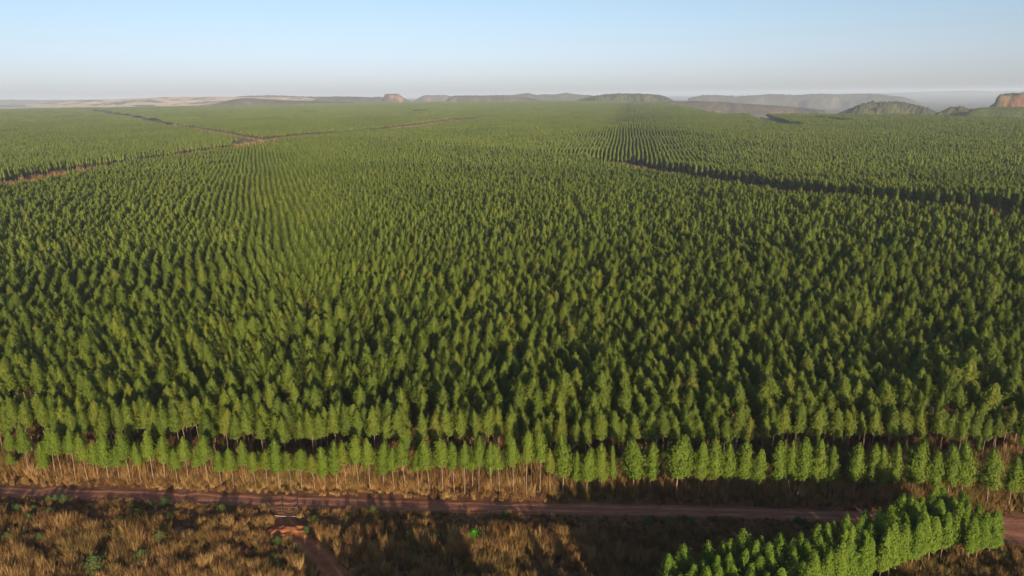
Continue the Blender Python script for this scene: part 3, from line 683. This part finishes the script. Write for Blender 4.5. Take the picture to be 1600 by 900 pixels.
for px, py, hh, lb in POSTS:
    g = Geo(); g.tube([(0, 0, -.1), (.03, .02, hh*.6), (.08*rnd.uniform(-1, 1), .04, hh)], [.11, .10, .085], 6); x, y = px2g(px, py)
    o = link(bpy.data.objects.new('wooden_post', g.mesh('wooden_post', M_pale, True))); o.location = (x, y, 0); tag(o, lb, 'post', 'pale wooden posts along the verge')
def mound(name, cpx, cpy, rx, ry, hh, mat, label, seed):
    cx, cy_ = px2g(cpx, cpy); n = 34; V = []
    for i in range(n):
        for j in range(n):
            u = -1+2*i/(n-1); v = -1+2*j/(n-1); q = math.hypot(u, v)
            z = hh*max(0, 1-q**2)**1.2*(1+.25*float(wob(u*3, v*3, 1.6, seed)))-.05*(q > .97)
            V.append((cx+rx*u, cy_+ry*v, z-.03))
    I, J = np.meshgrid(np.arange(n-1), np.arange(n-1), indexing='ij'); Q = np.stack([I*n+J, (I+1)*n+J, (I+1)*n+J+1, I*n+J+1], -1).reshape(-1, 4)
    return tag(link(bpy.data.objects.new(name, mesh_np(name, V, [Q], [mat], None, True))), label, kind='structure')
mound('earth_bank', 450, 833, 5.6, 2.6, 1.25, M_orange, 'orange earth bank at the bend of the track', 3)

# ------------------------------------------------------------------ hills
def streak(t):
    mp = N(t, 'ShaderNodeMapping'); mp.inputs['Scale'].default_value = (.035, .035, .006); t.links.new(N(t, 'ShaderNodeNewGeometry').outputs['Position'], mp.inputs[0])
    return noise(t, 1, 6, .65, mp.outputs[0])
def hill_mat(name, stops, s1=.01, s2=.05, cliff=None, cover=.5, green=(.05, .06, .025)):
    mt, t, b = new_mat(name, .95, .05)
    c = ramp(t, noise(t, s1, 10, .65), stops)
    g = ramp(t, noise(t, s2, 6, .7), [(.62-cover*.3, (0, 0, 0)), (.74-cover*.3, (1, 1, 1))])
    nz = N(t, 'ShaderNodeSeparateXYZ'); t.links.new(N(t, 'ShaderNodeNewGeometry').outputs['Normal'], nz.inputs[0])
    if cliff:
        c = mix(t, math_(t, 'MULTIPLY', ramp(t, nz.outputs[2], [(.45, (1, 1, 1)), (.8, (0, 0, 0))]), ramp(t, noise(t, s1*1.3, 5, .6), [(.42, (0, 0, 0)), (.55, (1, 1, 1))])), c, ramp(t, streak(t), [(.42, (.07, .055, .03)), (.5, tuple(.6*q for q in cliff)), (.62, cliff)]))
        g = math_(t, 'MULTIPLY', g, ramp(t, nz.outputs[2], [(.45, (0, 0, 0)), (.8, (1, 1, 1))]))
    c = mix(t, math_(t, 'MULTIPLY', g, .85), c, green); t.links.new(c, b.inputs['Base Color'])
    bump(t, b, noise(t, s2*1.5, 6, .7), .8, 6); return mt
HM = {'scrub': hill_mat('scrub_hill', [(.35, (.075, .06, .04)), (.5, (.12, .085, .06)), (.65, (.20, .125, .085))], cliff=(.22, .13, .085)),
      'pink': hill_mat('pink_rock_hill', [(.35, (.10, .075, .055)), (.5, (.17, .115, .09)), (.65, (.25, .165, .13))], cliff=(.13, .085, .075), cover=.8),
      'green': hill_mat('wooded_hill', [(.35, (.08, .075, .035)), (.5, (.13, .105, .05)), (.65, (.20, .13, .07))], cover=.9),
      'sand': hill_mat('sand_hill', [(.40, (.10, .09, .05)), (.46, (.60, .44, .28)), (.55, (.70, .53, .34)), (.6, (.14, .11, .065))], s1=.0026, s2=.012, cover=.12, green=(.12, .10, .06)),
      'cliff': hill_mat('orange_cliff', [(.35, (.12, .10, .05)), (.6, (.2, .14, .08))], cliff=(.20, .09, .05), cover=.9)}
hill_list = []
def hill(name, sil, dist, depth, zbase, mat, label, steep=.35, rough=1.0, seed=0, nu=None):
    sil = sorted(sil); xs = [a for a, b in sil]; ys = [b for a, b in sil]
    wpx = xs[-1]-xs[0]; nu = nu or int(min(170, max(40, wpx*1.1))); nvv = 34
    U = np.linspace(xs[0], xs[-1], nu); yy = np.interp(U, xs, ys); V = []
    top = []
    for p, q in zip(U, yy):
        r = ray(p, q); k = (dist+depth*.5)/r[1]; top.append((r[0]*k/(dist+depth*.5), H+r[2]*k))
    for j in range(nvv):
        v = j/(nvv-1); f = min(v, 1-v)*2; pr = float(smooth(0, steep, f))
        y = dist+depth*v
        for i, (sx, zt) in enumerate(top):
            e = min(i, nu-1-i)/(nu*.5); yj = y+.18*depth*(1-pr)*float(wob(i*1.0, seed*5, 23, seed+7))*.3+depth*.10*float(wob(sx*dist, seed*31, depth*.6, seed))
            x = sx*yj; amp = (zt-zbase)
            n = rough*amp*(.10*float(wob(x, yj, depth*.22, seed+1))+.05*float(wob(x, yj, depth*.07, seed+2)))*min(1, 3*pr+0)*(.3 if pr > .97 else 1)
            V.append((x, yj, zbase+max(amp, 2)*pr+n-(8 if j in (0, nvv-1) else 0)))
    V = np.array(V)
    I, J = np.meshgrid(np.arange(nvv-1), np.arange(nu-1), indexing='ij'); Q = np.stack([I*nu+J, I*nu+J+1, (I+1)*nu+J+1, (I+1)*nu+J], -1).reshape(-1, 4)
    # skirts close the two ends
    o = tag(link(bpy.data.objects.new(name, mesh_np(name, V, [Q], [mat], None, True))), label, kind='structure'); hill_list.append((V, nu, nvv)); return V, nu, nvv
hill('distant_ridge', [(-260, 158), (-100, 156), (0, 156), (60, 156.4), (120, 156), (200, 156), (260, 157.5)], 13000, 2500, -10, HM['scrub'], 'long blue grey ridge on the far left horizon', seed=1)
hill('sandy_hill', [(40, 163), (70, 160), (120, 157.5), (170, 155.5), (200, 154.5), (260, 151.8), (340, 151.2), (400, 152.2), (470, 151.5), (500, 156)], 6600, 2600, 8, HM['sand'], 'broad pale sandy fields rising beyond the plantation at the left', steep=.95, rough=.3, seed=2)
hill('brown_hill', [(330, 164), (350, 158.5), (368, 155), (388, 153.5), (410, 155), (450, 157), (500, 158), (545, 159.5), (560, 162)], 5650, 700, 12, HM['scrub'], 'low reddish brown hill in front of the sandy fields', steep=.8, seed=3)
hill('grey_ridge', [(362, 152.5), (380, 150.4), (420, 149.4), (440, 149.6), (480, 151.5), (540, 151), (580, 152), (600, 155)], 8600, 1200, 0, HM['scrub'], 'thin grey ridge behind the sandy fields', seed=4)
hill('rocky_ridge', [(480, 160), (500, 153.5), (540, 152), (562, 152), (575, 153.5), (592, 151.5), (604, 153), (620, 158)], 6900, 900, 5, HM['pink'], 'pinkish scrubby ridge left of the red mesa', seed=5)
hill('red_mesa', [(596, 157), (599.5, 152), (601, 148.5), (604, 147.2), (622, 147.0), (625, 149), (628, 151), (632, 154), (640, 158)], 6300, 380, 8, HM['pink'], 'small steep reddish mesa standing on the horizon', steep=.3, seed=6, nu=70)
hill('blue_mesa', [(648, 158), (656, 152), (662, 149.6), (668, 149), (696, 149), (706, 151), (716, 155), (724, 158)], 9200, 1200, -5, HM['scrub'], 'blue grey flat topped mesa right of the red mesa', seed=7, nu=80)
hill('brown_mesa', [(696, 158), (704, 152), (710, 149.8), (735, 149.4), (760, 149.6), (780, 149), (800, 151), (830, 153), (850, 158)], 6600, 800, 8, HM['scrub'], 'long brown flat topped mesa near the middle of the horizon', steep=.5, seed=8)
hill('far_hills', [(770, 152), (785, 148.5), (800, 149), (812, 147), (826, 145.6), (838, 148.5), (852, 147.5), (868, 147.8), (884, 145.4), (898, 147.5), (912, 148.5), (940, 151), (990, 154)], 8200, 1300, 0, HM['pink'], 'pinkish grey rounded hills behind the brown mesa', seed=9)
WH = hill('wooded_hill', [(900, 158), (912, 154.5), (930, 150.8), (945, 148.6), (960, 147.8), (990, 147.4), (1015, 148.4), (1032, 149.8), (1040, 152), (1047, 155.5), (1056, 160)], 5050, 420, 8, HM['green'], 'wooded flat hill with an orange right flank beyond the plantation', steep=.6, rough=1.6, seed=10)
hill('scrub_slope', [(1030, 161), (1050, 158), (1090, 157.5), (1130, 159.5), (1170, 162.5), (1210, 165), (1260, 169), (1290, 172)], 4300, 900, -95, HM['scrub'], 'reddish scrub slope falling into the valley right of centre', steep=.98, rough=.35, seed=11)
hill('canyon_cliffs', [(1075, 154), (1095, 150.5), (1120, 150), (1150, 151.2), (1180, 150), (1200, 148.8), (1222, 148.6), (1232, 150.5), (1250, 149), (1280, 147.6), (1310, 148.2), (1340, 147.4), (1370, 147.8), (1385, 149), (1400, 151), (1420, 155), (1440, 162)], 8200, 2300, -110, HM['pink'], 'long blue and pink canyon escarpment across the right valley', steep=.5, rough=1.6, seed=12)
hill('blue_plateau', [(1300, 147), (1350, 146), (1400, 145), (1450, 143.4), (1500, 142.2), (1520, 141.6), (1550, 143), (1600, 142), (1700, 142), (1850, 141)], 21000, 4000, -80, HM['scrub'], 'very distant blue plateau on the right horizon', seed=13)
WK = hill('round_hill', [(1308, 179), (1322, 172), (1340, 166), (1352, 161.5), (1375, 160), (1402, 160.5), (1425, 163), (1445, 168), (1458, 173), (1474, 180)], 2900, 330, -70, HM['green'], 'rounded hill with sparse grey green trees behind the right plantation', steep=.9, rough=1.0, seed=14)
HK = hill('low_knoll', [(1460, 180), (1472, 174), (1482, 169.5), (1500, 167), (1512, 170), (1522, 172), (1534, 178)], 2650, 200, -60, HM['green'], 'small dark wooded knoll between the round hill and the orange cliff', steep=.85, seed=15)
PK = hill('planted_knoll', [(1508, 181), (1520, 176), (1530, 174), (1560, 172.5), (1600, 172.5), (1660, 173), (1720, 176), (1760, 181)], 2350, 330, -30, HM['green'], 'low planted rise in front of the orange cliff at the right edge', steep=.35, rough=.3, seed=16)
MK = hill('cliff_mesa', [(1546, 168), (1554, 162), (1557, 154), (1562, 149.5), (1575, 147.4), (1600, 147), (1640, 147), (1690, 150), (1720, 160)], 2950, 260, -20, HM['cliff'], 'steep mesa with a sunlit orange rock cliff at the right edge', steep=.28, rough=1.3, seed=17, nu=150)

# scrub trees on the nearer hills and on the far land
SC = bpy.data.collections.new('scrub_forms')
for s in range(5):
    g = crown(.4, 5.0, 2.3, 'full', 12, 70, 1.1, .7, s+950, .85, 5, 6); SC.objects.link(bpy.data.objects.new('scrub_form_%d' % s, joined('scrub_tree', g, None, M_scrub)))
sx, sy, sz, ss = [], [], [], []
for (V, nu, nv), n in ((WH, 2000), (WK, 700), (HK, 300), (MK, 700)):
    G = V.reshape(nv, nu, 3); i = rng.uniform(1, nv*.75, n); j = rng.uniform(0, nu-2, n); i0 = i.astype(int); j0 = j.astype(int); fi = (i-i0)[:, None]; fj = (j-j0)[:, None]
    Pq = G[i0, j0]*(1-fi)*(1-fj)+G[i0+1, j0]*fi*(1-fj)+G[i0, j0+1]*(1-fi)*fj+G[i0+1, j0+1]*fi*fj
    slope = np.abs(G[i0+1, j0, 2]-G[i0, j0, 2])/(np.abs(G[i0+1, j0, 1]-G[i0, j0, 1])+1); k = slope < 1.3; Pq = Pq[k]
    sx.append(Pq[:, 0]); sy.append(Pq[:, 1]); sz.append(Pq[:, 2]); ss.append(rng.uniform(.4, .95, len(Pq))*(1.4 if V is WH[0] else 1))
n = 26000; pxr = rng.uniform(-60, 1660, n); fr = rng.uniform(1.0, 1.5, n); E = np.interp(pxr, PXK, EDK); dd = E*fr; a = np.arctan((pxr-800)/F*math.cos(PITCH)); x = dd*np.sin(a); y = dd*np.cos(a)
k = (wob(x, y, 420, 50)+.5*rng.normal(size=n) > .25); x, y = x[k], y[k]; sx.append(x); sy.append(y); sz.append(terrain(x, y)-.3); ss.append(rng.uniform(.6, 1.3, len(x)))
for (GPl, gw), nn in zip(GAPG[:6], (500, 0, 8000, 3500, 3500, 2000)):
    x0, y0 = GPl.min(0)-gw; x1, y1 = GPl.max(0)+gw; x = rng.uniform(x0, x1, nn*3); y = rng.uniform(y0, y1, nn*3)
    k = (dist_poly(x, y, GPl) < gw/2) & (wob(x, y, 60, 55)+.4*rng.normal(size=nn*3) > .1); x, y = x[k], y[k]; sx.append(x); sy.append(y); sz.append(terrain(x, y)-.2); ss.append(rng.uniform(.25, .75, len(x)))
sx = np.concatenate(sx); sy = np.concatenate(sy); sz = np.concatenate(sz); ss = np.concatenate(ss); n = len(sx)
instancer('scrub_vegetation', SC, [np.stack([sx, sy, sz], 1)], [rng.integers(0, 5, n)], [np.stack([ss*1.1, ss*1.1, ss], 1)], [np.column_stack([np.zeros((n, 2)), rng.uniform(0, 6.28, n)])], 'sparse grey green scrub trees scattered over the far hills and fields', 'scrub')

# the planted rise carries its own block of plantation trees
V, nu, nv = PK; G = V.reshape(nv, nu, 3); kx, ky, kz = [], [], []
for i in np.arange(.6, 28, .2):
    for j in np.arange(3, nu-3, .55):
        i0, j0 = int(i), int(j); p = G[i0, j0]+(G[i0+1, j0]-G[i0, j0])*(i-i0)+(G[i0, j0+1]-G[i0, j0])*(j-j0); kx.append(p[0]); ky.append(p[1]); kz.append(p[2]-.5)
n = len(kx); KC = bpy.data.collections.new('knoll_forms'); KC.objects.link(bpy.data.objects.new('knoll_form', PC.objects['form_c_low_0'].data)); KC.objects.link(bpy.data.objects.new('knoll_form_b', PC.objects['form_c_low_1'].data))
q = rng.uniform(.75, .95, n)
instancer('hilltop_plantation', KC, [np.stack([np.array(kx)+rng.normal(size=n), np.array(ky)+rng.normal(size=n), kz], 1)], [rng.integers(0, 2, n)], [np.stack([q, q, q*.8], 1)], [np.column_stack([np.zeros((n, 2)), rng.uniform(0, 6.28, n)])], 'small far block of plantation on the rise below the orange cliff', 'plantation')

# lone trees beyond the far edge
for px, py, sc, lb in [(1089, 171, 1.5, 'left one of two dark lone trees standing at the far forest edge'), (1096, 171.5, 1.7, 'right one of two dark lone trees standing at the far forest edge'), (1133, 173, 1.5, 'round lone tree beyond the plantation on the pale far field'), (1180, 176, 1.2, 'small lone tree on the far field at the valley rim')]:
    x, y = px2g(px, py); e = tree_object('lone_tree', 'roadside', rnd.randrange(6), x, y, sc*.9, 2.2, 0, lb, 'tree', None)

# ------------------------------------------------------------------ haze
bpy.ops.mesh.primitive_cube_add(size=1); hz = bpy.context.active_object; hz.name = 'haze'
hz.scale = (84000, 84000, 300); hz.location = (0, 0, 15)
hm = bpy.data.materials.new('haze_air'); hm.use_nodes = True; t = hm.node_tree; t.nodes.clear()
ou = N(t, 'ShaderNodeOutputMaterial'); pv = N(t, 'ShaderNodeVolumePrincipled'); pv.inputs['Color'].default_value = (.76, .86, 1, 1); pv.inputs['Density'].default_value = 6.5e-5; pv.inputs['Anisotropy'].default_value = .0
t.links.new(pv.outputs[0], ou.inputs['Volume']); hz.data.materials.append(hm)
tag(hz, 'thin pale blue haze in the air over the land', kind='stuff')
